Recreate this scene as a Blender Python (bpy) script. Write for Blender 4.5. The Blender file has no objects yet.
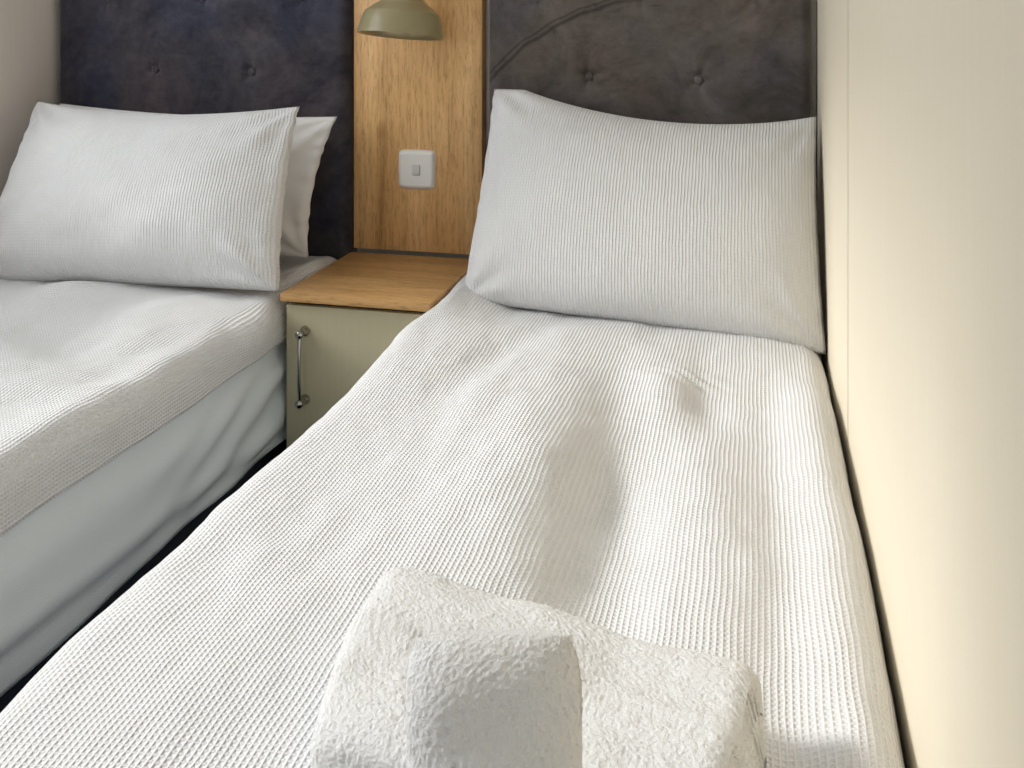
import bpy, bmesh, math
import numpy as np
from mathutils import Vector, Matrix

SC = bpy.context.scene
COL = SC.collection
PI = math.pi

# ------------------------------------------------------------------ camera
F = 1000.0                      # focal length in pixels of a 1024 wide frame
YAW = math.atan(0.245)
cam = bpy.data.cameras.new('camera')
cam.sensor_fit = 'HORIZONTAL'
cam.sensor_width = 36.0
cam.lens = F * 36.0 / 1024.0
cam.shift_y = -(384.0 - 15.0) / 1024.0
cam.clip_start = 0.02
camo = bpy.data.objects.new('camera', cam)
COL.objects.link(camo)
camo.location = (0, 0, 1.15)
camo.rotation_euler = (PI / 2, 0, YAW)
SC.camera = camo

# ------------------------------------------------------------------ view, world, daylight
SC.view_settings.view_transform = 'Standard'
SC.view_settings.look = 'None'
SC.view_settings.gamma = 1.0
SC.view_settings.use_curve_mapping = False
SC.view_settings.exposure = 0.0

world = bpy.data.worlds.new('world')
SC.world = world
world.use_nodes = True
wn = world.node_tree.nodes
wn['Background'].inputs['Color'].default_value = (0.80, 0.90, 1.0, 1)
wn['Background'].inputs['Strength'].default_value = 1.2

sun = bpy.data.lights.new('sun', 'SUN')
sun.energy = 2.5
sun.angle = math.radians(11)
sun.color = (1.0, 0.985, 0.955)
suno = bpy.data.objects.new('sun', sun)
COL.objects.link(suno)
suno.location = (-4, 2, 4)
SUN_DIR = Vector((0.84, 0.07, -0.505)).normalized()
suno.rotation_euler = SUN_DIR.to_track_quat('-Z', 'Y').to_euler()

# window opening in the left wall (daylight comes through it)
WY0, WY1, WZ0, WZ1 = 0.33, 1.68, 0.95, 2.05
sky = bpy.data.lights.new('window_daylight', 'AREA')
sky.shape = 'RECTANGLE'
sky.size = WY1 - WY0
sky.size_y = WZ1 - WZ0
sky.energy = 13
sky.color = (0.97, 0.985, 1.0)
skyo = bpy.data.objects.new('window_daylight', sky)
COL.objects.link(skyo)
skyo.location = (-1.75, (WY0 + WY1) / 2, (WZ0 + WZ1) / 2)
skyo.rotation_euler = (PI / 2, 0, -PI / 2)

# added fill light behind the camera, at the unseen doorway opening
fill_l = bpy.data.lights.new('fill_light', 'AREA')
fill_l.shape = 'RECTANGLE'
fill_l.size = 0.66
fill_l.size_y = 1.7
fill_l.energy = 3
fill_l.color = (1.0, 0.985, 0.96)
fillo = bpy.data.objects.new('fill_light', fill_l)
COL.objects.link(fillo)
fillo.location = (-0.62, -1.06, 1.05)
fillo.rotation_euler = (PI / 2, 0, PI)

# ------------------------------------------------------------------ helpers
rng = np.random.default_rng(7)


def hash2(ix, iy, seed):
    n = (ix.astype(np.int64) * 374761393 + iy.astype(np.int64) * 668265263 + seed * 1442695041) & 0xFFFFFFFF
    n = ((n ^ (n >> 13)) * 1274126177) & 0xFFFFFFFF
    n = n ^ (n >> 16)
    return (n & 0xFFFFFF) / float(0xFFFFFF)


def vnoise(x, y, seed=0):
    x = np.asarray(x, float); y = np.asarray(y, float)
    ix = np.floor(x); iy = np.floor(y)
    fx = x - ix; fy = y - iy
    fx = fx * fx * fx * (fx * (fx * 6 - 15) + 10); fy = fy * fy * fy * (fy * (fy * 6 - 15) + 10)
    a = hash2(ix, iy, seed); b = hash2(ix + 1, iy, seed)
    c = hash2(ix, iy + 1, seed); d = hash2(ix + 1, iy + 1, seed)
    return ((a * (1 - fx) + b * fx) * (1 - fy) + (c * (1 - fx) + d * fx) * fy) * 2 - 1


def fbm(x, y, seed=0, octaves=3):
    r = 0; amp = 1.0; f = 1.0
    for o in range(octaves):
        r = r + amp * vnoise(x * f + 13.1 * o, y * f - 7.7 * o, seed + o)
        amp *= 0.5; f *= 2.03
    return r


def sstep(a, b, x):
    t = np.clip((x - a) / (b - a), 0, 1)
    return t * t * (3 - 2 * t)


def gauss(x, y, cx, cy, sx, sy, rot=0.0):
    c, s = math.cos(rot), math.sin(rot)
    dx = (x - cx) * c + (y - cy) * s
    dy = -(x - cx) * s + (y - cy) * c
    return np.exp(-(dx / sx) ** 2 - (dy / sy) ** 2)


def empty(name, loc, label, cat, group=None):
    o = bpy.data.objects.new(name, None)
    o.empty_display_size = 0.05
    COL.objects.link(o)
    o.location = loc
    o['label'] = label; o['category'] = cat
    if group: o['group'] = group
    return o


def tag(o, label, cat, group=None):
    o['label'] = label; o['category'] = cat
    if group: o['group'] = group
    return o


def link(name, me, mat, parent=None, smooth=True):
    """mesh given in world coordinates -> object, placed under its parent"""
    if parent is not None:
        me.transform(Matrix.Translation(-parent.location))
    o = bpy.data.objects.new(name, me)
    COL.objects.link(o)
    if parent is not None: o.parent = parent
    if mat: me.materials.append(mat)
    me.polygons.foreach_set('use_smooth', [smooth] * len(me.polygons))
    me.update()
    return o


def np_mesh(name, verts, quads, uv=None, tris=None):
    me = bpy.data.meshes.new(name)
    verts = np.asarray(verts, np.float32).reshape(-1, 3)
    loops = [np.asarray(quads, np.int32).ravel()] if len(quads) else []
    starts = [np.arange(len(quads)) * 4]
    off = len(quads) * 4
    if tris is not None and len(tris):
        loops.append(np.asarray(tris, np.int32).ravel())
        starts.append(off + np.arange(len(tris)) * 3)
    loops = np.concatenate(loops); starts = np.concatenate(starts).astype(np.int32)
    me.vertices.add(len(verts)); me.vertices.foreach_set('co', verts.ravel())
    me.loops.add(len(loops)); me.loops.foreach_set('vertex_index', loops)
    me.polygons.add(len(starts)); me.polygons.foreach_set('loop_start', starts)
    if uv is not None:
        l = me.uv_layers.new(name='UVMap')
        l.data.foreach_set('uv', np.asarray(uv, np.float32).reshape(-1, 2)[loops].ravel())
    me.update(calc_edges=True)
    me.validate()
    return me


def grid_quads(n, m, flip=False, base=0):
    i, j = np.meshgrid(np.arange(n - 1), np.arange(m - 1), indexing='ij')
    a = (i * m + j).ravel() + base
    q = np.stack([a, a + m, a + m + 1, a + 1], 1)
    return q[:, ::-1] if flip else q


def bevel_box(bm, lo, hi, bev=0.004, seg=3):
    r = bmesh.ops.create_cube(bm, size=1.0)
    lo = Vector(lo); hi = Vector(hi)
    for v in r['verts']:
        v.co = Vector(((lo[k] + hi[k]) / 2 + v.co[k] * (hi[k] - lo[k]) for k in range(3)))
    if bev > 0:
        es = list({e for v in r['verts'] for e in v.link_edges})
        bmesh.ops.bevel(bm, geom=es, offset=bev, segments=seg, profile=0.5, affect='EDGES')


def bm_mesh(name, bm):
    me = bpy.data.meshes.new(name)
    bmesh.ops.recalc_face_normals(bm, faces=bm.faces)
    bm.to_mesh(me); bm.free()
    return me


def box_obj(name, lo, hi, mat, parent=None, bev=0.004, seg=3):
    bm = bmesh.new(); bevel_box(bm, lo, hi, bev, seg)
    o = link(name, bm_mesh(name, bm), mat, parent, smooth=False)
    if bev > 0: flat_smooth(o)
    return o


def flat_smooth(o, deg=40):
    me = o.data
    me.polygons.foreach_set('use_smooth', [True] * len(me.polygons))
    me.set_sharp_from_angle(angle=math.radians(deg))


def lathe(prof, origin, axis=(0, 0, 1), seg=48):
    """profile [(radius, height)...] turned about an axis through origin"""
    ax = Vector(axis).normalized()
    q = Vector((0, 0, 1)).rotation_difference(ax).to_matrix()
    V = []
    for r, h in prof:
        for k in range(seg):
            a = 2 * PI * k / seg
            V.append(q @ Vector((r * math.cos(a), r * math.sin(a), h)) + Vector(origin))
    Q = []
    for i in range(len(prof) - 1):
        for k in range(seg):
            Q.append((i * seg + k, i * seg + (k + 1) % seg, (i + 1) * seg + (k + 1) % seg, (i + 1) * seg + k))
    return np.array([tuple(v) for v in V]), np.array(Q)


def tube(pts, rad, seg=16):
    pts = [Vector(p) for p in pts]
    V = []; Q = []
    n = len(pts)
    for i, p in enumerate(pts):
        t = (pts[min(i + 1, n - 1)] - pts[max(i - 1, 0)]).normalized()
        up = Vector((1, 0, 0)) if abs(t.x) < 0.9 else Vector((0, 1, 0))
        a = t.cross(up).normalized(); b = t.cross(a)
        r = rad[i] if hasattr(rad, '__len__') else rad
        for k in range(seg):
            w = 2 * PI * k / seg
            V.append(tuple(p + a * (r * math.cos(w)) + b * (r * math.sin(w))))
    for i in range(n - 1):
        for k in range(seg):
            Q.append((i * seg + k, (i + 1) * seg + k, (i + 1) * seg + (k + 1) % seg, i * seg + (k + 1) % seg))
    return np.array(V), np.array(Q)


# ------------------------------------------------------------------ materials
class NT:
    def __init__(s, name, rough=0.8):
        s.m = bpy.data.materials.new(name)
        s.m.use_nodes = True
        s.n = s.m.node_tree.nodes; s.l = s.m.node_tree.links
        s.b = s.n['Principled BSDF']
        s.b.inputs['Roughness'].default_value = rough

    def node(s, t, **kw):
        n = s.n.new(t)
        for k, v in kw.items(): setattr(n, k, v)
        return n

    def put(s, a, b):
        s.l.new(a, b)

    def math(s, op, a, b=None, c=None, clamp=False):
        n = s.node('ShaderNodeMath', operation=op, use_clamp=clamp)
        for k, x in enumerate((a, b, c)):
            if x is None: continue
            if isinstance(x, (int, float)): n.inputs[k].default_value = x
            else: s.put(x, n.inputs[k])
        return n.outputs[0]

    def noise(s, vec, scale, detail=4, rough=0.5, dist=0.0):
        n = s.node('ShaderNodeTexNoise')
        n.inputs['Scale'].default_value = scale
        n.inputs['Detail'].default_value = detail
        n.inputs['Roughness'].default_value = rough
        n.inputs['Distortion'].default_value = dist
        if vec is not None: s.put(vec, n.inputs['Vector'])
        return n.outputs['Fac']

    def mapping(s, vec, scale=(1, 1, 1), loc=(0, 0, 0), rot=(0, 0, 0)):
        n = s.node('ShaderNodeMapping')
        n.inputs['Scale'].default_value = scale
        n.inputs['Location'].default_value = loc
        n.inputs['Rotation'].default_value = rot
        s.put(vec, n.inputs['Vector'])
        return n.outputs[0]

    def ramp(s, fac, stops):
        n = s.node('ShaderNodeValToRGB')
        while len(n.color_ramp.elements) < len(stops): n.color_ramp.elements.new(0.5)
        for e, (p, c) in zip(n.color_ramp.elements, stops):
            e.position = p; e.color = (*c, 1)
        s.put(fac, n.inputs[0])
        return n.outputs[0]

    def mix(s, fac, a, b, blend='MIX'):
        n = s.node('ShaderNodeMix', data_type='RGBA', blend_type=blend)
        if isinstance(fac, (int, float)): n.inputs[0].default_value = fac
        else: s.put(fac, n.inputs[0])
        for k, x in ((6, a), (7, b)):
            if isinstance(x, tuple): n.inputs[k].default_value = (*x, 1)
            else: s.put(x, n.inputs[k])
        return n.outputs[2]

    def bump(s, h, dist, strength=1.0, normal=None):
        n = s.node('ShaderNodeBump')
        n.inputs['Distance'].default_value = dist
        n.inputs['Strength'].default_value = strength
        s.put(h, n.inputs['Height'])
        if normal is not None: s.put(normal, n.inputs['Normal'])
        s.put(n.outputs[0], s.b.inputs['Normal'])
        return n.outputs[0]

    def coord(s, kind='Object'):
        return s.node('ShaderNodeTexCoord').outputs[kind]


def plain(name, col, rough=0.6, metal=0.0):
    t = NT(name, rough)
    t.b.inputs['Base Color'].default_value = (*col, 1)
    t.b.inputs['Metallic'].default_value = metal
    return t.m


def waffle_mat(name, col, px, py, depth, across=0.75):
    """waffle weave: raised ribs along and across, square pits between (UV in metres)"""
    t = NT(name, 0.9)
    uv = t.coord('UV')
    warp = t.noise(uv, 14, 2)
    sep = t.node('ShaderNodeSeparateXYZ'); t.put(uv, sep.inputs[0])
    wx = t.math('MULTIPLY_ADD', warp, 0.005, sep.outputs[0])
    wy = t.math('MULTIPLY_ADD', warp, -0.004, sep.outputs[1])
    cx = t.math('COSINE', t.math('MULTIPLY', wx, 2 * PI / px))
    cy = t.math('COSINE', t.math('MULTIPLY', wy, 2 * PI / py))
    rx = t.math('POWER', t.math('MULTIPLY_ADD', cx, 0.5, 0.5), 1.1)
    ry = t.math('MULTIPLY', t.math('POWER', t.math('MULTIPLY_ADD', cy, 0.5, 0.5), 1.3), across)
    n = t.node('ShaderNodeMath', operation='SMOOTH_MAX')
    t.put(rx, n.inputs[0]); t.put(ry, n.inputs[1]); n.inputs[2].default_value = 0.25
    fine = t.noise(uv, 900, 2)
    h = t.math('MULTIPLY_ADD', fine, 0.12, n.outputs[0])
    t.bump(h, depth)
    c = t.mix(t.noise(uv, 6, 3), tuple(x * 0.97 for x in col), tuple(min(x * 1.02, 0.9) for x in col))
    t.put(c, t.b.inputs['Base Color'])
    t.b.inputs['Specular IOR Level'].default_value = 0.15
    t.b.inputs['Sheen Weight'].default_value = 0.1
    return t.m


def sheet_mat(name, col):
    t = NT(name, 0.85)
    co = t.coord('Object')
    h = t.noise(co, 700, 2)
    t.bump(h, 0.0004)
    t.b.inputs['Base Color'].default_value = (*col, 1)
    t.b.inputs['Specular IOR Level'].default_value = 0.2
    return t.m


def terry_mat(name, col):
    t = NT(name, 1.0)
    co = t.coord('Object')
    c = t.mix(t.noise(co, 160, 3, 0.6), tuple(x * 0.96 for x in col), col)
    t.put(c, t.b.inputs['Base Color'])
    pile = t.math('ADD', t.noise(co, 380, 4, 0.7), t.math('MULTIPLY', t.noise(co, 150, 2), 0.7))
    t.bump(pile, 0.0022)
    t.b.inputs['Sheen Weight'].default_value = 0.25
    t.b.inputs['Specular IOR Level'].default_value = 0.05
    return t.m


def oak_mat(name, axis, tint=1.0, seed=0.0):
    """oak: long grain along one axis, a few knots and fine pores"""
    t = NT(name, 0.42)
    co = t.coord('Object')
    rot = {'z': (0, 0, 0), 'x': (0, PI / 2, 0)}[axis]
    v = t.mapping(co, (1, 1, 1), (seed, seed * 0.7, seed * 1.3), rot)
    broad = t.noise(t.mapping(v, (5.0, 5.0, 0.55)), 2.2, 4, 0.55, 0.5)
    grain = t.noise(t.mapping(v, (26, 26, 1.0)), 4.5, 6, 0.62, 0.5)
    pores = t.noise(t.mapping(v, (110, 110, 12)), 3.0, 4, 0.7, 0.3)
    knot = t.noise(t.mapping(v, (7, 7, 4)), 1.6, 2, 0.5)
    T = lambda r, g, b: (r * tint, g * tint, b * tint)
    c = t.ramp(broad, [(0.28, T(0.40, 0.22, 0.085)), (0.5, T(0.56, 0.335, 0.14)), (0.72, T(0.68, 0.44, 0.21))])
    g = t.ramp(grain, [(0.3, (0.50, 0.46, 0.40)), (0.55, (1, 1, 1))])
    c = t.mix(0.45, c, g, 'MULTIPLY')
    p = t.ramp(pores, [(0.36, (0.55, 0.5, 0.42)), (0.5, (1, 1, 1))])
    c = t.mix(0.65, c, p, 'MULTIPLY')
    k = t.ramp(knot, [(0.68, (1, 1, 1)), (0.80, (0.45, 0.34, 0.25))])
    c = t.mix(0.8, c, k, 'MULTIPLY')
    t.put(c, t.b.inputs['Base Color'])
    t.bump(t.math('MULTIPLY_ADD', pores, 0.6, grain), 0.0008)
    t.b.inputs['Specular IOR Level'].default_value = 0.35
    return t.m


def velvet_mat(name, dark, light, seed, hue_amount=0.5, arc=None):
    """crushed velvet: nap lying in patches, plus brushed marks"""
    t = NT(name, 0.75)
    co = t.coord('Object')
    v = t.mapping(co, (1, 1, 1), (seed, 0, seed * 0.37))
    patch = t.noise(v, 5.5, 5, 0.62, 1.2)
    fine = t.noise(v, 45, 4, 0.65, 0.6)
    streak = t.noise(t.mapping(v, (9, 1, 26), rot=(0, 0.7, 0)), 1.6, 5, 0.7, 1.6)
    f = t.math('ADD', t.math('MULTIPLY', patch, 0.62), t.math('MULTIPLY', fine, 0.22))
    f = t.math('MULTIPLY_ADD', streak, 0.16, f)
    c = t.ramp(f, [(0.36, dark), (0.52, tuple((a + b) / 2 for a, b in zip(dark, light))), (0.66, light)])
    hue = t.ramp(t.noise(t.mapping(v, (1, 1, 1), (9.2, 2.0, 1.6)), 3.2, 3, 0.6), [(0.38, (0.80, 0.90, 1.25)), (0.50, (1, 1, 1)), (0.64, (1.18, 0.99, 0.98))])  # navy-to-brown patches: a colour cast of the light, put into the velvet
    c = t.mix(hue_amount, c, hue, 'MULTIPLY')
    mark = t.ramp(streak, [(0.27, (0.55, 0.55, 0.55)), (0.36, (1, 1, 1))])
    c = t.mix(0.8, c, mark, 'MULTIPLY')
    if arc:                                     # long curved drag mark in the nap
        sep = t.node('ShaderNodeSeparateXYZ'); t.put(co, sep.inputs[0])
        for (ax, az, r, w, s) in arc:
            wob = t.math('MULTIPLY_ADD', t.noise(co, 14, 2), 0.02, -0.01)
            dx = t.math('SUBTRACT', sep.outputs[0], ax); dz = t.math('SUBTRACT', sep.outputs[2], az)
            d = t.math('SQRT', t.math('ADD', t.math('MULTIPLY', dx, dx), t.math('MULTIPLY', dz, dz)))
            e = t.math('ABSOLUTE', t.math('ADD', t.math('SUBTRACT', d, r), wob))
            mk = t.ramp(t.math('DIVIDE', e, w), [(0.0, (1 - s,) * 3), (1.0, (1, 1, 1))])
            c = t.mix(t.math('MULTIPLY', dx, -8.0, clamp=True), c, mk, 'MULTIPLY')
    t.put(c, t.b.inputs['Base Color'])
    t.b.inputs['Sheen Weight'].default_value = 0.45
    t.b.inputs['Sheen Roughness'].default_value = 0.4
    t.b.inputs['Sheen Tint'].default_value = (0.75, 0.70, 0.68, 1)
    t.b.inputs['Specular IOR Level'].default_value = 0.2
    t.bump(t.math('MULTIPLY_ADD', fine, 0.3, patch), 0.004, 0.6)
    return t.m


def wallpaper_mat(name, a, b):
    """woven-look vinyl wall board"""
    t = NT(name, 0.7)
    co = t.coord('Object')
    w1 = t.noise(t.mapping(co, (160, 160, 5)), 1.0, 3)
    w2 = t.noise(t.mapping(co, (700, 700, 500)), 1.0, 2)
    f = t.math('MULTIPLY_ADD', w2, 0.5, t.math('MULTIPLY', w1, 0.5))
    t.put(t.ramp(f, [(0.35, a), (0.65, b)]), t.b.inputs['Base Color'])
    t.bump(w2, 0.00015, 0.5)
    t.b.inputs['Specular IOR Level'].default_value = 0.3
    return t.m


WHITE = (0.805, 0.805, 0.805)
M_waffle = waffle_mat('white_waffle_cotton', WHITE, 0.0057, 0.0061, 0.0017, 0.85)
M_waffle_pillow = waffle_mat('white_waffle_pillowcase', WHITE, 0.0057, 0.0060, 0.0017, 0.5)
M_sheet = sheet_mat('pale_grey_sheet_cotton', (0.82, 0.87, 0.90))
M_white_cotton = sheet_mat('smooth_white_cotton', (0.80, 0.785, 0.77))
M_terry = terry_mat('white_terry', (0.93, 0.925, 0.915))
M_oak_panel = oak_mat('oak_upright', 'z', 1.35, 0.3)
M_oak_top = oak_mat('oak_flat', 'x', 1.3, 1.7)
M_velvet_l = velvet_mat('velvet_cool_light_cast', (0.018, 0.018, 0.028), (0.085, 0.075, 0.082), 2.1, 0.8)  # bluish cast of the light on this headboard, put into its base colour
M_velvet_r = velvet_mat('velvet_brown_grey', (0.070, 0.059, 0.053), (0.180, 0.154, 0.138), 5.3,
                        arc=[(0.0575, 0.324, 0.502, 0.007, 0.6), (0.0585, 0.320, 0.517, 0.004, 0.5)])
M_wall_r = wallpaper_mat('cream_wall_board', (0.78, 0.70, 0.55), (0.80, 0.72, 0.57))
M_wall_l = wallpaper_mat('beige_wall_board', (0.81, 0.735, 0.67), (0.85, 0.775, 0.71))
M_ceil = plain('white_ceiling_board', (0.82, 0.81, 0.79), 0.8)
M_dark = plain('dark_gap', (0.02, 0.018, 0.016), 0.9)
M_sage = wallpaper_mat('sage_grey_board', (0.50, 0.45, 0.30), (0.53, 0.48, 0.32))
M_chrome = plain('chrome', (0.40, 0.385, 0.36), 0.15, 1.0)
M_plastic = plain('white_plastic', (0.82, 0.81, 0.77), 0.28)
M_rocker = plain('pale_grey_plastic', (0.62, 0.62, 0.60), 0.3)
M_khaki = plain('khaki_enamel', (0.30, 0.255, 0.14), 0.28)
M_brass = plain('dull_brass_inside', (0.42, 0.36, 0.22), 0.35, 0.6)
M_bulb = plain('opal_bulb', (0.80, 0.78, 0.72), 0.25)
M_navy = plain('navy_divan_fabric', (0.014, 0.019, 0.032), 0.85)
M_frame = plain('white_window_frame', (0.80, 0.80, 0.79), 0.4)


def carpet_mat():
    t = NT('dark_carpet', 1.0)
    co = t.coord('Object')
    t.put(t.ramp(t.noise(co, 300, 3), [(0.3, (0.008, 0.008, 0.010)), (0.7, (0.022, 0.021, 0.024))]), t.b.inputs['Base Color'])
    t.bump(t.noise(co, 420, 2), 0.003)
    return t.m


def glass_mat():
    m = bpy.data.materials.new('window_glass'); m.use_nodes = True
    n = m.node_tree.nodes; l = m.node_tree.links
    n.remove(n['Principled BSDF'])
    tr = n.new('ShaderNodeBsdfTransparent'); gl = n.new('ShaderNodeBsdfGlossy'); mx = n.new('ShaderNodeMixShader')
    gl.inputs['Roughness'].default_value = 0.02
    mx.inputs[0].default_value = 0.05
    l.new(tr.outputs[0], mx.inputs[1]); l.new(gl.outputs[0], mx.inputs[2])
    l.new(mx.outputs[0], n['Material Output'].inputs[0])
    return m


# ------------------------------------------------------------------ the room
XL, XR, YB, YF, ZC = -1.620, 0.115, 2.09, -1.0, 2.12


def structure(name, boxes, mat):
    bm = bmesh.new()
    for lo, hi in boxes: bevel_box(bm, lo, hi, 0)
    o = link(name, bm_mesh(name, bm), mat, None, smooth=False)
    o['kind'] = 'structure'
    return o


T = 0.10
structure('floor', [((XL - T, YF - T, -0.05), (XR + T, YB + T, 0.0))], carpet_mat())
structure('ceiling', [((XL - T, YF - T, ZC), (XR + T, YB + T, ZC + 0.05))], M_ceil)
structure('wall_back', [((XL - T, YB, 0), (XR + T, YB + T, ZC))], M_wall_l)
structure('wall_left', [((XL - T, YF, 0), (XL, WY0, ZC)), ((XL - T, WY1, 0), (XL, YB, ZC)),
                        ((XL - T, WY0, 0), (XL, WY1, WZ0)), ((XL - T, WY0, WZ1), (XL, WY1, ZC))], M_wall_l)
SEAM = 1.368                                            # joint between two wall boards
structure('wall_right', [((XR, YF, 0), (XR + T, SEAM - 0.0038, ZC)), ((XR + 0.02, SEAM - 0.0038, 0), (XR + T, SEAM + 0.0038, ZC)),
                         ((XR, SEAM + 0.0038, 0), (XR + T, YB, ZC))], M_wall_r)
structure('wall_front', [((XL - T, YF - T, 0), (-0.98, YF, ZC)), ((-0.26, YF - T, 0), (XR + T, YF, ZC)),
                         ((-0.98, YF - T, 1.95), (-0.26, YF, ZC))], M_wall_l)
# window frame and pane
bm = bmesh.new()
fx0, fx1 = XL - 0.075, XL - 0.03
for lo, hi in (((fx0, WY0, WZ0), (fx1, WY1, WZ0 + 0.045)), ((fx0, WY0, WZ1 - 0.045), (fx1, WY1, WZ1)),
               ((fx0, WY0, WZ0), (fx1, WY0 + 0.045, WZ1)), ((fx0, WY1 - 0.045, WZ0), (fx1, WY1, WZ1))):
    bevel_box(bm, lo, hi, 0.004, 2)
wf = link('window_1', bm_mesh('window_1', bm), M_frame, None, smooth=False)
wf['kind'] = 'structure'
gp = box_obj('pane', (XL - 0.056, WY0 + 0.04, WZ0 + 0.04), (XL - 0.052, WY1 - 0.04, WZ1 - 0.04), glass_mat(), wf, 0)


# ------------------------------------------------------------------ headboards
def headboard(name, x0, x1, z0, z1, mat, buttons, label, seed):
    t = empty(name, ((x0 + x1) / 2, YB, z0), label, 'headboard', 'buttoned velvet headboards')
    n, m = 240, 220
    X = np.linspace(x0, x1, n); Z = np.linspace(z0, z1, m)
    gx, gz = np.meshgrid(X, Z, indexing='ij')
    e = np.minimum(np.minimum(gx - x0, x1 - gx), np.minimum(gz - z0, z1 - gz))
    r = 0.022
    ee = np.clip(e, 0, r)
    y = 2.032 + (r - np.sqrt(np.clip(r * r - (r - ee) ** 2, 0, None)))
    y = y - 0.006 * np.clip(e / 0.15, 0, 1) + 0.0025 * fbm(gx * 9, gz * 9, seed, 3)
    for bx, bz in buttons:
        d2 = (gx - bx) ** 2 + (gz - bz) ** 2
        ang = np.arctan2(gz - bz, gx - bx)
        y = y + 0.013 * np.exp(-d2 / 0.016 ** 2) + 0.0035 * np.exp(-d2 / 0.05 ** 2) * (1 + 0.6 * np.sin(ang * 5 + bx * 40))
    P = np.stack([gx, y, gz], -1)
    # closing ring back to the wall
    ring = np.concatenate([P[:, 0], P[-1, 1:], P[-2::-1, -1], P[0, -2:0:-1]])
    idx = np.arange(n * m).reshape(n, m)
    ri = np.concatenate([idx[:, 0], idx[-1, 1:], idx[-2::-1, -1], idx[0, -2:0:-1]])
    back = ring.copy(); back[:, 1] = YB - 0.001
    k = len(ri); b0 = n * m
    nx = np.roll(np.arange(k), -1)
    rq = np.stack([ri, b0 + np.arange(k), b0 + nx, ri[nx]], 1)
    me = np_mesh('padded_panel', np.concatenate([P.reshape(-1, 3), back]), np.concatenate([grid_quads(n, m), rq]))
    bm = bmesh.new(); bm.from_mesh(me)
    bm.verts.ensure_lookup_table()
    bm.faces.new([bm.verts[b0 + i] for i in range(k)])
    bmesh.ops.recalc_face_normals(bm, faces=bm.faces)
    bm.to_mesh(me); bm.free()
    link('padded_panel', me, mat, t)
    for bx, bz in buttons:
        prof = [(0.0001, -0.0055), (0.004, -0.0052), (0.0075, -0.0038), (0.0098, -0.001), (0.0102, 0.002), (0.0085, 0.006)]
        yb = 2.026 + 0.013 + 0.0035
        v, q = lathe([(a, -h) for a, h in prof], (bx, yb - 0.004, bz), (0, -1, 0), 24)
        link('button', np_mesh('button', v, q), mat, t)
    return t


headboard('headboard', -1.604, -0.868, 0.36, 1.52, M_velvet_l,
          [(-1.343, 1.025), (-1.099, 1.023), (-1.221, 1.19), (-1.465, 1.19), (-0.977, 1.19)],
          'dark velvet buttoned headboard behind the left bed, bluish light in its colour', 11)
headboard('headboard', -0.553, 0.102, 0.36, 1.52, M_velvet_r,
          [(-0.335, 1.023), (-0.114, 1.019), (-0.225, 1.19), (-0.445, 1.19), (-0.005, 1.19)],
          'brownish grey velvet buttoned headboard against the cream wall behind the right bed', 23)

# ------------------------------------------------------------------ oak panel, switch, lamp, nightstand
pn = box_obj('wall_panel', (-0.861, 2.052, 0.638), (-0.5685, YB - 0.001, 1.62), M_oak_panel, None, 0.0015, 2)
tag(pn, 'upright oak panel fixed to the wall above the bedside cabinet', 'panel')

sw = empty('light_switch', (-0.714, 2.052, 0.816), 'square white light switch on the oak panel below the lamp', 'switch')


def cushion_plate(cx, cz, half, y0, depth, bulge):
    n = 41
    u, v = np.meshgrid(np.linspace(-1, 1, n), np.linspace(-1, 1, n), indexing='ij')
    p = 5.0
    rr = (np.abs(u) ** 10 + np.abs(v) ** 10) ** 0.1
    mx = np.maximum(np.abs(u), np.abs(v)); s = np.where(rr > 0, mx / np.maximum(rr, 1e-6), 1)
    x = u * s * half * (1 + bulge * (1 - v * v)); z = v * s * half * (1 + bulge * (1 - u * u))
    e = np.clip((1 - mx) / 0.22, 0, 1)
    y = y0 - depth * (1 - (1 - e) ** 2.2) - 0.0012 * (1 - mx ** 2)
    P = np.stack([cx + x, y, cz + z], -1)
    return P.reshape(-1, 3), grid_quads(n, n)


v, q = cushion_plate(-0.714, 0.816, 0.0415, 2.052, 0.0085, 0.03)
link('plate', np_mesh('plate', v, q), M_plastic, sw)
rk = box_obj('rocker', (-0.7215, 2.0395, 0.805), (-0.7045, 2.045, 0.828), M_rocker, sw, 0.0015, 2)
rk.data.transform(Matrix.Translation((0, 0, 0)))

lamp = empty('wall_lamp', (-0.712, 2.052, 1.36), 'khaki metal dome wall lamp on the oak panel above the switch', 'lamp')
# shade: bell turned about an axis tipped a little towards the room
LAX = Vector((0.05, 0.125, 1.0)).normalized()
LO = Vector((-0.7075, 1.93, 1.1075))
R0 = 0.088
outer = [(R0, 0.0), (R0 * 1.005, 0.004), (R0 * 0.985, 0.009), (R0 * 0.96, 0.022), (R0 * 0.92, 0.036), (R0 * 0.882, 0.0445), (R0 * 0.872, 0.0462), (R0 * 0.855, 0.0475), (R0 * 0.80, 0.0505),
         (R0 * 0.72, 0.058), (R0 * 0.58, 0.066), (R0 * 0.47, 0.076), (R0 * 0.38, 0.090), (R0 * 0.31, 0.106), (R0 * 0.27, 0.125), (R0 * 0.255, 0.135),
         (0.0001, 0.136)]
inner = [(R0 * 0.975, 0.0005), (R0 * 0.94, 0.02), (R0 * 0.87, 0.042), (R0 * 0.72, 0.056), (R0 * 0.5, 0.072), (R0 * 0.3, 0.10), (0.0001, 0.105)]
v, q = lathe(outer, LO, LAX, 64)
link('shade', np_mesh('shade', v, q), M_khaki, lamp)
v, q = lathe([(R0, 0.0)] + inner, LO, LAX, 64)
link('shade_lining', np_mesh('shade_lining', v, q[:, ::-1]), M_brass, lamp)
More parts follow.
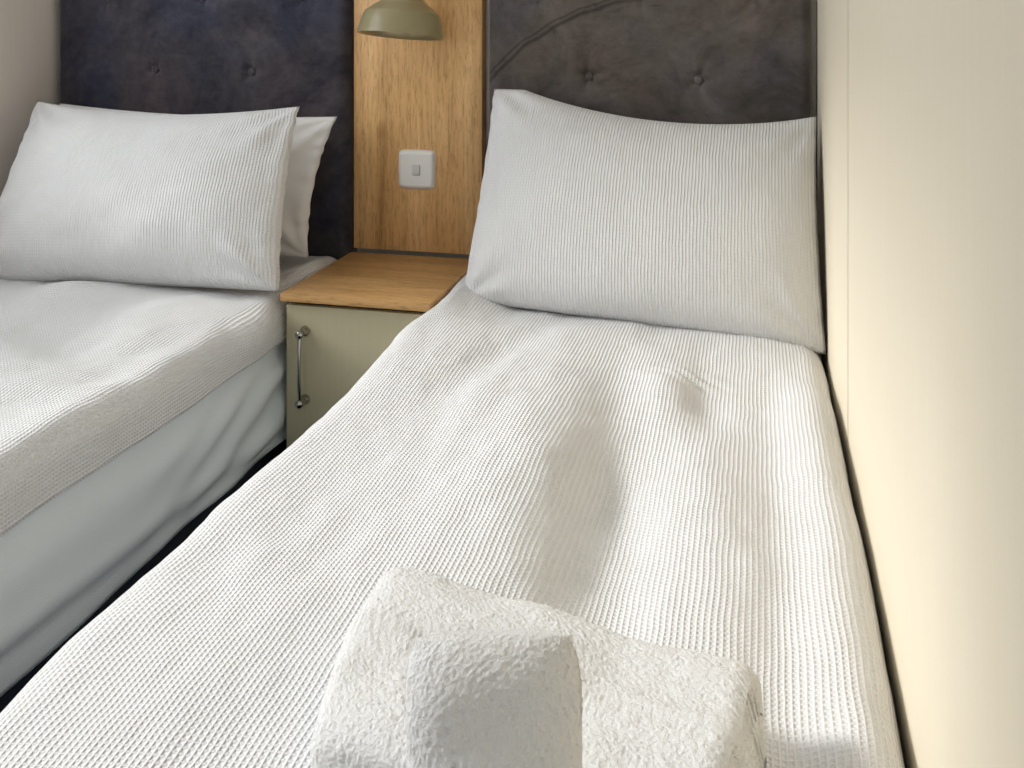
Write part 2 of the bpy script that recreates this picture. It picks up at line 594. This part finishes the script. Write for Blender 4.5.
bp = [(0.0001, 0.02)] + [(0.027 * math.sin(a), 0.046 - 0.027 * math.cos(a)) for a in np.linspace(0.15, 2.5, 14)] + [(0.013, 0.075), (0.013, 0.10)]
v, q = lathe(bp, LO, LAX, 32)
link('bulb', np_mesh('bulb', v, q), M_bulb, lamp)
top = LO + LAX * 0.136
v, q = lathe([(0.0001, 0.03), (0.012, 0.028), (0.019, 0.02), (0.021, 0.004), (0.0225, -0.002)], top, LAX, 32)
link('shade_cap', np_mesh('shade_cap', v, q), M_khaki, lamp)
arm = []
for k in range(13):
    a = k / 12
    arm.append((top.x * (1 - a) + (-0.712) * a, top.y + 0.02 * math.sin(a * PI) * 0 + (2.045 - top.y) * a ** 1.6, top.z + 0.02 + 0.095 * math.sin(a * PI * 0.5) ** 0.8))
v, q = tube(arm, 0.0065, 14)
link('arm', np_mesh('arm', v, q), M_khaki, lamp)
v, q = lathe([(0.0001, 0.014), (0.03, 0.013), (0.043, 0.009), (0.045, 0.003), (0.045, 0.0)], (-0.712, 2.052, 1.3555), (0, -1, 0), 40)
link('wall_plate', np_mesh('wall_plate', v, q), M_khaki, lamp)

# bedside cabinet
ns = empty('bedside_cabinet', (-0.718, 1.88, 0.0), 'sage grey bedside cabinet with an oak top between the two beds', 'cabinet')
NX0, NX1 = -0.861, -0.575
bm = bmesh.new()
for lo, hi in (((NX0, 1.744, 0.06), (NX0 + 0.015, 2.05, 0.606)), ((NX1 - 0.015, 1.744, 0.06), (NX1, 2.05, 0.606)),
               ((NX0 + 0.015, 2.04, 0.06), (NX1 - 0.015, 2.05, 0.606)), ((NX0 + 0.015, 1.744, 0.06), (NX1 - 0.015, 2.04, 0.075)),
               ((NX0 + 0.015, 1.744, 0.591), (NX1 - 0.015, 2.04, 0.606)), ((NX0 + 0.01, 1.77, 0.0), (NX1 - 0.01, 1.785, 0.06))):
    bevel_box(bm, lo, hi, 0.001, 1)
link('body', bm_mesh('body', bm), M_sage, ns, smooth=False)
box_obj('recess_strip', (NX0 + 0.004, 1.7365, 0.604), (NX1 - 0.004, 2.046, 0.615), M_dark, ns, 0)
box_obj('cabinet_top', (-0.866, 1.712, 0.615), (-0.572, 2.051, 0.630), M_oak_top, ns, 0.0015, 2)
door = box_obj('door', (NX0 + 0.002, 1.724, 0.07), (NX1 - 0.002, 1.742, 0.606), M_sage, ns, 0.0015, 2)
# bow handle: two posts and a gently bowed bar
HX = -0.820
v1, q1 = lathe([(0.0095, 0.0), (0.0095, 0.003), (0.006, 0.006), (0.005, 0.018), (0.0075, 0.024), (0.0075, 0.029), (0.004, 0.032), (0.0001, 0.0325)], (HX, 1.724, 0.560), (0, -1, 0), 24)
v2, q2 = lathe([(0.0095, 0.0), (0.0095, 0.003), (0.006, 0.006), (0.005, 0.018), (0.0075, 0.024), (0.0075, 0.029), (0.004, 0.032), (0.0001, 0.0325)], (HX, 1.724, 0.432), (0, -1, 0), 24)
bar = [(HX, 1.724 - 0.024 - 0.005 * math.sin(PI * k / 16), 0.560 + (0.432 - 0.560) * k / 16) for k in range(17)]
v3, q3 = tube(bar, 0.0036, 14)
V = np.concatenate([v1, v2, v3]); Q = np.concatenate([q1, q2 + len(v1), q3 + len(v1) + len(v2)])
dh = np_mesh('handle', V, Q)
h = link('handle', dh, M_chrome, None)
h.data.transform(Matrix.Translation(-ns.location))
h.parent = door


# ------------------------------------------------------------------ beds
def bed(x0, x1, label):
    """divan base on short feet with a mattress"""
    t = empty('bed', ((x0 + x1) / 2, 1.08, 0.0), label, 'bed', 'single beds')
    box_obj('base', (x0 + 0.03, 0.20, 0.07), (x1 - 0.03, 2.005, 0.325), M_navy, t, 0.012, 3)
    for fx in (x0 + 0.07, x1 - 0.07):
        for fy in (0.27, 1.93):
            v, q = lathe([(0.0001, 0), (0.02, 0.0), (0.022, 0.07)], (fx, fy, 0.0), (0, 0, 1), 20)
            link('foot', np_mesh('foot', v, q), M_dark, t)
    box_obj('mattress', (x0 + 0.012, 0.19, 0.328), (x1 - 0.012, 2.008, 0.565), M_white_cotton, t, 0.035, 4)
    return t


LX0, LX1 = -1.605, -0.878
RX0, RX1 = -0.600, 0.104
bed(LX0, LX1, 'single bed with a navy base left of the bedside cabinet')
bed(RX0 + 0.035, RX1 - 0.004, 'single bed beside the cream wall, under the towels')


def shell(name, prof, ys, disp, mat, endcap, uvoff=(0, 0), thick=0.004):
    """cloth laid over a bed. prof: (x, z) cross-section polyline with even spacing; ys: along the bed;
    disp(gx, gy, gs) -> (dx, dz) ; endcap(y) -> drop of z at the foot"""
    prof = np.asarray(prof, float)
    seg = np.r_[0, np.cumsum(np.hypot(*np.diff(prof, axis=0).T))]
    n, m = len(prof), len(ys)
    gx = np.repeat(prof[:, 0][:, None], m, 1); gz = np.repeat(prof[:, 1][:, None], m, 1)
    gy = np.repeat(np.asarray(ys)[None, :], n, 0)
    gs = np.repeat(seg[:, None], m, 1)
    nrm = np.stack([np.gradient(prof[:, 1], seg), -np.gradient(prof[:, 0], seg)], 1)
    nrm = -nrm / np.linalg.norm(nrm, axis=1)[:, None]
    if nrm[n // 2, 1] < 0: nrm = -nrm
    dn, dx, dz = disp(gx, gy, gs, gz)
    px = gx + nrm[:, 0][:, None] * dn + dx
    pz = gz + nrm[:, 1][:, None] * dn + dz - endcap(gy)
    P = np.stack([px, gy, pz], -1)
    uv = np.stack([gs + uvoff[0], gy + uvoff[1]], -1)
    me = np_mesh(name, P, grid_quads(n, m, flip=False), uv)
    # make sure the normals point up / outwards
    o = link(name, me, mat, None)
    k = (n // 2) * (m - 1) + m // 2
    if me.polygons[k].normal.z < 0: me.flip_normals()
    s = o.modifiers.new('thickness', 'SOLIDIFY'); s.thickness = thick; s.offset = -1
    return o


def profile(x0, x1, ztop, crown, rl, rr, hem_l, hem_r, step):
    """hem - side - round shoulder - crowned top - round shoulder - side - hem, resampled evenly"""
    pts = [(x0, hem_l), (x0, ztop - rl)]
    for a in np.linspace(0, PI / 2, 14)[1:]:
        pts.append((x0 + rl * (1 - math.cos(a)), ztop - rl + rl * math.sin(a)))
    a0, a1 = x0 + rl, x1 - rr
    for a in np.linspace(0, 1, 40)[1:]:
        pts.append((a0 + (a1 - a0) * a, ztop + crown * math.sin(PI * a)))
    for a in np.linspace(PI / 2, 0, 14)[1:]:
        pts.append((x1 - rr * (1 - math.cos(a)), ztop - rr + rr * math.sin(a)))
    pts.append((x1, hem_r))
    pts = np.array(pts)
    s = np.r_[0, np.cumsum(np.hypot(*np.diff(pts, axis=0).T))]
    t = np.linspace(0, s[-1], int(s[-1] / step))
    return np.stack([np.interp(t, s, pts[:, 0]), np.interp(t, s, pts[:, 1])], 1)


def foot_drop(y, y0=0.17, r=0.07):
    e = np.clip(y0 + r - y, 0, r)
    return r - np.sqrt(np.clip(r * r - e * e, 0, None))


# fitted sheets
def sheet_left(gx, gy, gs, gz):
    side = sstep(-0.90, -0.884, gx) * sstep(0.53, 0.46, gz)
    # pulled diagonal creases that fan out from the head corner
    a = (gz - 0.60) + (1.80 - gy) * 0.30
    cre = np.sin(a * 95 + 2.0 * fbm(gy * 3, gz * 4, 3, 2)) * sstep(1.20, 1.70, gy) * 0.005
    long = gauss(gz, gy, 0.40, 1.2, 0.018, 2.0, 0.045) * 0.006 - gauss(gz, gy, 0.375, 1.2, 0.012, 2.0, 0.045) * 0.004
    soft = 0.005 * fbm(gy * 3.5, gz * 7, 5, 2)
    return side * (0.012 + cre + long + soft), 0 * gx, 0 * gx


def sheet_flat(gx, gy, gs, gz):
    return 0.002 * fbm(gy * 4, gs * 4, 8, 2), 0 * gx, 0 * gx


o = shell('fitted_sheet', profile(LX0 + 0.004, LX1 - 0.006, 0.578, 0.004, 0.04, 0.04, 0.342, 0.342, 0.008), np.linspace(0.17, 2.012, 300),
          sheet_left, M_sheet, lambda y: foot_drop(y, 0.17, 0.05), thick=0.003)
tag(o, 'smooth pale sheet creased down the side of the left bed', 'sheet', 'fitted sheets')
o = shell('fitted_sheet', profile(RX0 + 0.03, RX1 - 0.001, 0.572, 0.003, 0.04, 0.03, 0.342, 0.342, 0.012), np.linspace(0.17, 2.012, 200),
          sheet_flat, M_sheet, lambda y: foot_drop(y, 0.17, 0.05), thick=0.003)
tag(o, 'pale sheet on the right bed showing in the gap along the cream wall', 'sheet', 'fitted sheets')


# waffle bedspreads
def cover_right(gx, gy, gs, gz):
    top = sstep(0.52, 0.585, gz)
    dn = top * (0.006 * fbm(gx * 3.2, gy * 2.0, 21, 3) + 0.0035 * fbm(gx * 9, gy * 3.5, 31, 2) + 0.0016 * fbm(gx * 24, gy * 13, 36, 3))
    # broad rumples: a ridge left of the middle with a hollow to its right, and a second lift beyond
    dn = dn + top * (0.030 * gauss(gx, gy, -0.285, 1.18, 0.10, 0.36, 0.10)
                     - 0.034 * gauss(gx, gy, -0.155, 1.08, 0.055, 0.28, 0.06)
                     + 0.016 * gauss(gx, gy, -0.035, 1.03, 0.06, 0.28, 0.05)
                     + 0.015 * gauss(gx, gy, -0.135, 1.48, 0.05, 0.10, 0.1)
                     - 0.015 * gauss(gx, gy, -0.07, 1.44, 0.035, 0.09, 0.1)
                     + 0.010 * gauss(gx, gy, -0.46, 1.55, 0.05, 0.22, -0.25)
                     - 0.008 * gauss(gx, gy, -0.38, 1.62, 0.035, 0.20, -0.25)
                     + 0.008 * gauss(gx, gy, -0.45, 0.85, 0.08, 0.16, 0.3))
    # small puckers
    dn = dn + top * 0.0035 * gauss(gx, gy, -0.10, 1.52, 0.05, 0.03) * np.sin(gx * 120 + gy * 160)
    # beside the cabinet the cloth is squeezed in; in front of it the edge swells out
    left = sstep(-0.50, -0.60, gx)
    dx = left * (0.035 * sstep(1.58, 1.72, gy) + 0.008 * fbm(gy * 4.0, gz * 2, 41, 2) * sstep(1.72, 1.55, gy) - 0.012 * gauss(gy, gy, 0.95, 0.95, 0.3, 9))
    dx = dx + sstep(0.04, 0.10, gx) * (0.003 * fbm(gy * 5, gz * 0, 51, 2) - 0.002)
    hem = sstep(0.55, 0.46, gz)
    dz = hem * 0.012 * fbm(gy * 3.0, gx * 0 + 2, 61, 2) + 0.006 * sstep(1.55, 1.80, gy) * top + 0.046 * sstep(1.30, 1.74, gy) * sstep(-0.42, -0.56, gx) * top + 0.026 * sstep(0.01, 0.08, gx) * sstep(1.68, 1.42, gy) * top
    return dn, dx, dz


def cover_left(gx, gy, gs, gz):
    top = sstep(0.545, 0.60, gz)
    dn = top * (0.007 * fbm(gx * 3.0, gy * 2.4, 71, 3) + 0.003 * fbm(gx * 8, gy * 4, 81, 2) + 0.0022 * fbm(gx * 9 + gy * 9, gy * 14 - gx * 14, 86, 3))
    dn = dn + top * (0.014 * gauss(gx, gy, -1.02, 1.58, 0.10, 0.12, 0.3) - 0.012 * gauss(gx, gy, -1.42, 1.62, 0.10, 0.10)
                     + 0.012 * gauss(gx, gy, -1.28, 1.66, 0.10, 0.05) - 0.010 * gauss(gx, gy, -1.15, 1.42, 0.20, 0.06, -0.5)
                     + 0.010 * gauss(gx, gy, -1.05, 1.25, 0.22, 0.07, -0.6))
    edge = sstep(-0.97, -0.88, gx)
    dz = edge * top * (0.026 * gauss(gy, gy, 1.86, 1.86, 0.13, 9) + 0.006 * fbm(gy * 6, gx * 0, 91, 2))
    side = sstep(-0.90, -0.872, gx)
    dx = side * (0.020 * gauss(gy, gy, 1.62, 1.62, 0.07, 9) * sstep(0.50, 0.60, gz) + 0.005 * fbm(gy * 4, gz * 5, 101, 2) * sstep(1.72, 1.6, gy))
    hem = sstep(0.58, 0.535, gz) * side
    dz = dz + hem * (0.006 * fbm(gy * 3, gx * 0, 111, 2))
    return dn, dx, dz


ys = np.linspace(0.15, 2.02, 420)
o = shell('bedspread', profile(-0.612, 0.111, 0.592, 0.012, 0.055, 0.045, 0.43, 0.520, 0.0055), ys, cover_right, M_waffle,
          lambda y: foot_drop(y, 0.15), thick=0.005)
tag(o, 'white waffle bedspread on the right bed, beneath the towels', 'bedspread', 'waffle bedspreads')
o = shell('bedspread', profile(-1.612, -0.869, 0.618, 0.010, 0.05, 0.042, 0.50, 0.530, 0.0055), ys, cover_left, M_waffle,
          lambda y: foot_drop(y, 0.15), uvoff=(3.1, 0.4), thick=0.005)
tag(o, 'white waffle bedspread on the left bed, hanging over its pale sheet', 'bedspread', 'waffle bedspreads')


# ------------------------------------------------------------------ pillows
def pillow(name, TL, TR, BL, BR, T, mat, label, top_sag=0.0, top_peak=0.5, ku=0.05, kv=0.07, seed=1, N=110, creases=1.0,
           sharp=2.4, back=0.55, belly=0.25):
    TL, TR, BL, BR = [np.array(p, float) for p in (TL, TR, BL, BR)]
    u, v = np.meshgrid(np.linspace(-1, 1, N), np.linspace(-1, 1, N), indexing='ij')
    uu = u * (1 - ku * (1 - v ** 2) * np.abs(u) ** 2)
    vv = v * (1 - kv * (1 - u ** 2) * np.abs(v) ** 2)
    a = ((uu + 1) / 2)[..., None]; b = ((vv + 1) / 2)[..., None]
    P = (BL * (1 - a) + BR * a) * (1 - b) + (TL * (1 - a) + TR * a) * b
    nrm = np.cross(TR - BL, TL - BR); nrm /= np.linalg.norm(nrm)
    if nrm[1] > 0: nrm = -nrm                       # towards the room
    up = (TL + TR - BL - BR); hgt = np.linalg.norm(up) / 2; up = up / np.linalg.norm(up)
    wid = np.linalg.norm(TR - TL)
    # the filled middle of the top edge hangs lower than its corners
    sag = top_sag * np.clip(1 - ((u - (top_peak * 2 - 1)) / 1.15) ** 2, 0, None) * sstep(-0.2, 1.0, v)
    P = P - up * sag[..., None]
    prof = (1 - np.abs(u) ** sharp) * (1 - np.abs(v) ** sharp)
    h = np.clip(prof, 0, None) ** 0.52
    h = h * (1 - belly * 0.5 * v)                   # filling settles towards the bottom
    r_edge = np.minimum(1 - np.abs(u), 1 - np.abs(v))
    wr = 0
    for cu, cv in ((-1, -1), (-1, 1), (1, -1), (1, 1)):  # gathers fanning out of each corner
        du, dv = u - cu, (v - cv) * hgt / wid
        rr = np.hypot(du, dv); ang = np.arctan2(dv, du)
        wr = wr + 0.0065 * np.sin(ang * 9 + seed * 2.1 + cu + 2 * cv) * np.exp(-((rr - 0.22) / 0.17) ** 2)
    wr = wr + 0.005 * fbm(u * 1.9, v * 1.3, seed, 3)
    wr = wr * creases * sstep(0.0, 0.10, r_edge)
    ripple = 0.0022 * np.sin(v * 22 + 3 * vnoise(v * 3, u, seed)) * np.exp(-((1 - np.abs(u)) / 0.08) ** 2)
    front = P + nrm * ((T * (1 - back) * h + wr + ripple)[..., None])
    rear = P - nrm * ((T * back * h + ripple * 0)[..., None])
    idx = np.arange(N * N).reshape(N, N)
    bidx = idx.copy()
    inner = np.zeros((N, N), bool); inner[1:-1, 1:-1] = True
    bidx[inner] = N * N + np.arange(inner.sum())
    V = np.concatenate([front.reshape(-1, 3), rear[inner]])
    UV = np.stack([u * wid / 2, v * hgt / 2], -1)
    UVa = np.concatenate([UV.reshape(-1, 2), UV[inner]])
    qf = grid_quads(N, N)
    qb = bidx.ravel()[grid_quads(N, N, True)]
    me = np_mesh(name, V, np.concatenate([qf, qb]), UVa)
    o = link(name, me, mat, None)
    p = me.polygons[(N // 2) * (N - 1) + N // 2]
    if p.normal.y > 0: me.flip_normals()
    return o


o = pillow('pillow', (-0.522, 1.975, 1.000), (0.107, 1.945, 1.000), (-0.540, 1.800, 0.614), (0.112, 1.745, 0.584), 0.13,
           M_waffle_pillow, '', top_sag=0.060, top_peak=0.68, ku=0.02, kv=0.02, seed=4, back=0.30, creases=0.55)
tag(o, 'white waffle pillow on the right bed, propped against the brownish grey headboard', 'pillow', 'pillows')
o = pillow('pillow', (-1.545, 1.90, 0.972), (-0.893, 1.85, 0.970), (-1.555, 1.722, 0.606), (-0.872, 1.722, 0.630), 0.15,
           M_waffle_pillow, '', top_sag=0.030, top_peak=0.45, ku=0.035, kv=0.02, seed=9, back=0.35, creases=1.0, belly=0.45)
tag(o, 'white waffle pillow at the front on the left bed, before a smooth one', 'pillow', 'pillows')
o = pillow('pillow', (-1.56, 1.985, 0.95), (-0.862, 1.965, 0.938), (-1.57, 1.935, 0.640), (-0.905, 1.915, 0.645), 0.075,
           M_white_cotton, '', top_sag=0.01, ku=0.06, kv=0.03, seed=15, back=0.45, creases=0.6)
tag(o, 'smooth white pillow half hidden behind the left bed\'s waffle pillow', 'pillow', 'pillows')


# ------------------------------------------------------------------ towels
def terry_mesh(name, patches, density, mat, length=0.0026, width=0.00022, seed=3):
    """cloth body made of patches (verts, normals, quads), covered in its terry loops, as one mesh"""
    r = np.random.default_rng(seed)
    VV, NN, QQ, TT = [], [], [], []
    off = 0
    fixed = []
    for V, NV, q in patches:                        # wind every face outwards
        fn = np.cross(V[q[:, 2]] - V[q[:, 0]], V[q[:, 3]] - V[q[:, 1]])
        bad = (fn * NV[q[:, 0]]).sum(1) < 0
        fixed.append((V, NV, np.where(bad[:, None], q[:, ::-1], q)))
    patches = fixed
    for V, NV, q in patches:
        VV.append(V); NN.append(NV); QQ.append(q + off); off += len(V)
    for V, NV, q in patches:
        A, B, C, D = V[q[:, 0]], V[q[:, 1]], V[q[:, 2]], V[q[:, 3]]
        ar = 0.5 * np.linalg.norm(np.cross(C - A, D - B), axis=1)
        cnt = r.poisson(ar * density)
        fi = np.repeat(np.arange(len(q)), cnt)
        k = len(fi)
        s = r.random(k)[:, None]; t = r.random(k)[:, None]
        base = (A[fi] * (1 - s) + B[fi] * s) * (1 - t) + (D[fi] * (1 - s) + C[fi] * s) * t
        nr = NV[q[fi, 0]]
        rd = r.normal(size=(k, 3)); rd -= (rd * nr).sum(1)[:, None] * nr; rd /= np.linalg.norm(rd, axis=1)[:, None]
        sd = np.cross(nr, rd)
        L = length * (0.5 + 0.9 * r.random(k))[:, None]
        lean = (0.2 + 0.8 * r.random(k))[:, None]
        w = width * (0.7 + 0.6 * r.random(k))[:, None]
        tip = base + nr * L + rd * L * lean
        b0 = base - nr * 0.001
        # each loop a small leaning spike with three faces, wound so that all of them face outwards
        TV = np.stack([b0 + (rd * math.cos(g) + sd * math.sin(g)) * w * 1.3 for g in (0, 2 * PI / 3, 4 * PI / 3)] + [tip], 1).reshape(-1, 3)
        sn = nr + 0.15 * r.normal(size=(k, 3)) * np.array([1, 1, 1.0])
        sn /= np.linalg.norm(sn, axis=1)[:, None]
        VV.append(TV); NN.append(np.repeat(sn, 4, 0))
        b = off + np.arange(k) * 4; off += 4 * k
        for i0, i1 in ((0, 1), (1, 2), (2, 0)): TT.append(np.stack([b + i0, b + i1, b + 3], 1))
    me = np_mesh(name, np.concatenate(VV), np.concatenate(QQ), None, np.concatenate(TT))
    o = link(name, me, mat, None)
    me.normals_split_custom_set_from_vertices(np.concatenate(NN).astype(np.float32))
    return o


def grid_normals(P):
    n = np.cross(np.gradient(P, axis=0), np.gradient(P, axis=1))
    return n / np.maximum(np.linalg.norm(n, axis=2), 1e-9)[..., None]


def rot_z(a):
    c, s = math.cos(a), math.sin(a)
    return np.array([[c, -s, 0], [s, c, 0], [0, 0, 1]])


def rot_x(a):
    c, s = math.cos(a), math.sin(a)
    return np.array([[1, 0, 0], [0, c, -s], [0, s, c]])


def resample(c, step):
    s = np.r_[0, np.cumsum(np.linalg.norm(np.diff(c, axis=0), axis=1))]
    t = np.linspace(0, s[-1], max(4, int(s[-1] / step)))
    return np.stack([np.interp(t, s, c[:, k]) for k in range(c.shape[1])], 1)


NCAP = 7


def band(c, thick):
    """closed outline around a centre line, with rounded ends"""
    t = np.gradient(c, axis=0); t /= np.linalg.norm(t, axis=1)[:, None]
    nn = np.stack([-t[:, 1], t[:, 0]], 1)
    a = c + nn * thick / 2; b = c - nn * thick / 2

    def cap(p, d0, d1):
        return [p + (d0 * math.cos(w) + d1 * math.sin(w)) * thick / 2 for w in np.linspace(0, PI, NCAP + 2)[1:-1]]
    return np.concatenate([a, cap(c[-1], nn[-1], t[-1]), b[::-1], cap(c[0], -nn[0], -t[0])])


def pile(a, b, seed):
    """lumpy height of terry pile over a cloth"""
    return 0.00055 * vnoise(a / 0.0021, b / 0.0021, seed + 7) + 0.0002 * vnoise(a / 0.0045, b / 0.0045, seed) + 0.0004 * vnoise(a / 0.011, b / 0.011, seed + 1) + 0.0012 * vnoise(a / 0.04, b / 0.04, seed + 2)


def bath_towel():
    """rolled up flat-ish, lying across the bed; its inner turns stick out at the right-hand end"""
    TURNS, FLAT, TH = 2.05, 3.05, 0.0118
    a = np.linspace(0, 1, 300)
    th = -a * TURNS * 2 * PI - 1.2
    rr = 0.008 + 0.0124 * a * TURNS
    ctr = resample(np.stack([rr * np.cos(th), rr * np.sin(th)], 1), 0.0005)
    out = band(ctr, TH)
    # slumped under its own weight: wide, with a broad flat underside
    r0 = np.hypot(out[:, 0], out[:, 1]); c0 = out[:, 0] / r0; s0 = out[:, 1] / r0
    e = np.where(s0 < 0, 0.42, 0.62)
    out = np.stack([r0 * FLAT * np.sign(c0) * np.abs(c0) ** e, r0 * np.sign(s0) * np.abs(s0) ** e], 1)
    arc = np.r_[0, np.cumsum(np.linalg.norm(np.diff(out, axis=0), axis=1))]
    rad = np.hypot(out[:, 0] / FLAT, out[:, 1]); rad = rad / rad.max()
    n, m, W = len(out), 330, 0.284
    zmin = out[:, 1].min()
    P = np.zeros((n, m, 3))
    an = np.arctan2(out[:, 1], out[:, 0])
    for j, f in enumerate(np.linspace(0, 1, m)):
        e = min(f, 1 - f) * W
        rnd = 1 - 0.07 * (1 - min(1, e / 0.014)) ** 2
        wob = 0.0035 * fbm(np.full(n, f * 4.0), an * 1.3, 5, 2)
        P[:, j, 0] = (f - 0.5) * W + (1 - rad) * (0.030 * sstep(0.6, 1.0, f) - 0.02 * sstep(0.35, 0, f))
        P[:, j, 0] -= 0.27 * (1 - f) * out[:, 0]
        P[:, j, 1] = out[:, 0] * rnd * (1 + 0.05 * math.sin(f * 5)) + wob * 0.5
        P[:, j, 2] = (out[:, 1] - zmin) * rnd + wob + 0.004 * math.sin(f * 7 + 0.6)
    P = np.concatenate([P, P[:1]], 0)
    R = rot_z(-0.185)
    P = P @ R.T + np.array([-0.161, 0.697, 0.604])
    nr = grid_normals(P)
    k = np.argmax(P[:, m // 2, 2])
    if nr[k, m // 2, 2] < 0: nr = -nr
    gi, gj = np.meshgrid(np.r_[arc, 0], np.arange(m) * W / m, indexing='ij')
    P = P + nr * pile(gi, gj, 5)[..., None]
    nn = grid_normals(P)
    nr = np.where((nn * nr).sum(-1, keepdims=True) < 0, -nn, nn)
    patches = [(P.reshape(-1, 3), nr.reshape(-1, 3), grid_quads(n + 1, m))]
    ax = R @ np.array([1.0, 0, 0])
    L = len(ctr)
    i = np.arange(L - 1)
    for j, sg in ((0, -1), (m - 1, 1)):
        V = P[:n, j]
        q = np.stack([i, i + 1, L + NCAP + (L - 2 - i), L + NCAP + (L - 1 - i)], 1)
        patches.append((V.copy(), np.repeat((ax * sg)[None], n, 0), q))
    return terry_mesh('bath_towel', patches, 9000, M_terry, seed=3)


tag(bath_towel(), 'large white terry bath towel rolled across the right bed', 'towel', 'white terry towels')


def hand_towel():
    """folded pad, rounded at its top fold, leaning on the front of the roll"""
    W, TK, LN = 0.103, 0.060, 0.166
    n, m, p = 330, 210, 2.15
    th = np.linspace(0, 2 * PI, n, endpoint=False)
    cx = np.sign(np.cos(th)) * np.abs(np.cos(th)) ** (2 / p); cy = np.sign(np.sin(th)) * np.abs(np.sin(th)) ** (2 / p)
    rows = []
    for f in np.linspace(0, 1, m):
        l = LN * (0.5 - 0.5 * math.cos(PI * f))
        et = min((LN - l) / 0.030, 1); eb = min(l / 0.012, 1)
        sy = math.sqrt(max(1 - (1 - et) ** 2, 0.0)) * math.sqrt(max(1 - (1 - eb) ** 2, 0.0))
        sx = (1 - 0.10 * (1 - et) ** 2.5) * (1 - 0.04 * (1 - eb) ** 2)
        x = cx * W / 2 * sx
        wob = 0.0030 * fbm(x * 22 + 3, np.full(n, l * 18), 77, 2)
        rows.append(np.stack([x, cy * TK / 2 * sy + wob * sy, np.full(n, l) - 0.004 * math.sqrt(f) * np.abs(x / W * 2) ** 3], -1))
    P = np.stack(rows, 1)
    P = np.concatenate([P, P[:1]], 0)
    R = rot_z(0.27) @ rot_x(-math.radians(12))
    P = P @ R.T + np.array([-0.145, 0.550, 0.616])
    nr = grid_normals(P)
    k = np.argmin(P[:, m // 2, 1])
    if nr[k, m // 2, 1] > 0: nr = -nr
    nr[:, -3:] = R @ np.array([0.0, 0, 1]); nr[:, :2] = R @ np.array([0.0, 0, -1])
    gi, gj = np.meshgrid(np.r_[np.arange(n), 0] * 0.28 / n, np.linspace(0, 1, m) * LN, indexing='ij')
    fade = sstep(0, 0.08, np.minimum(np.linspace(0, 1, m), 1 - np.linspace(0, 1, m)))[None, :, None]
    P = P + nr * pile(gi, gj, 9)[..., None] * fade
    nn = grid_normals(P)
    nr = np.where((nn * nr).sum(-1, keepdims=True) < 0, -nn, nn) * fade + nr * (1 - fade)
    nr = nr / np.maximum(np.linalg.norm(nr, axis=2), 1e-9)[..., None]
    return terry_mesh('hand_towel', [(P.reshape(-1, 3), nr.reshape(-1, 3), grid_quads(n + 1, m))], 9000, M_terry, seed=8)


tag(hand_towel(), 'small white folded hand towel leaning on the front of the large rolled towel', 'towel', 'white terry towels')
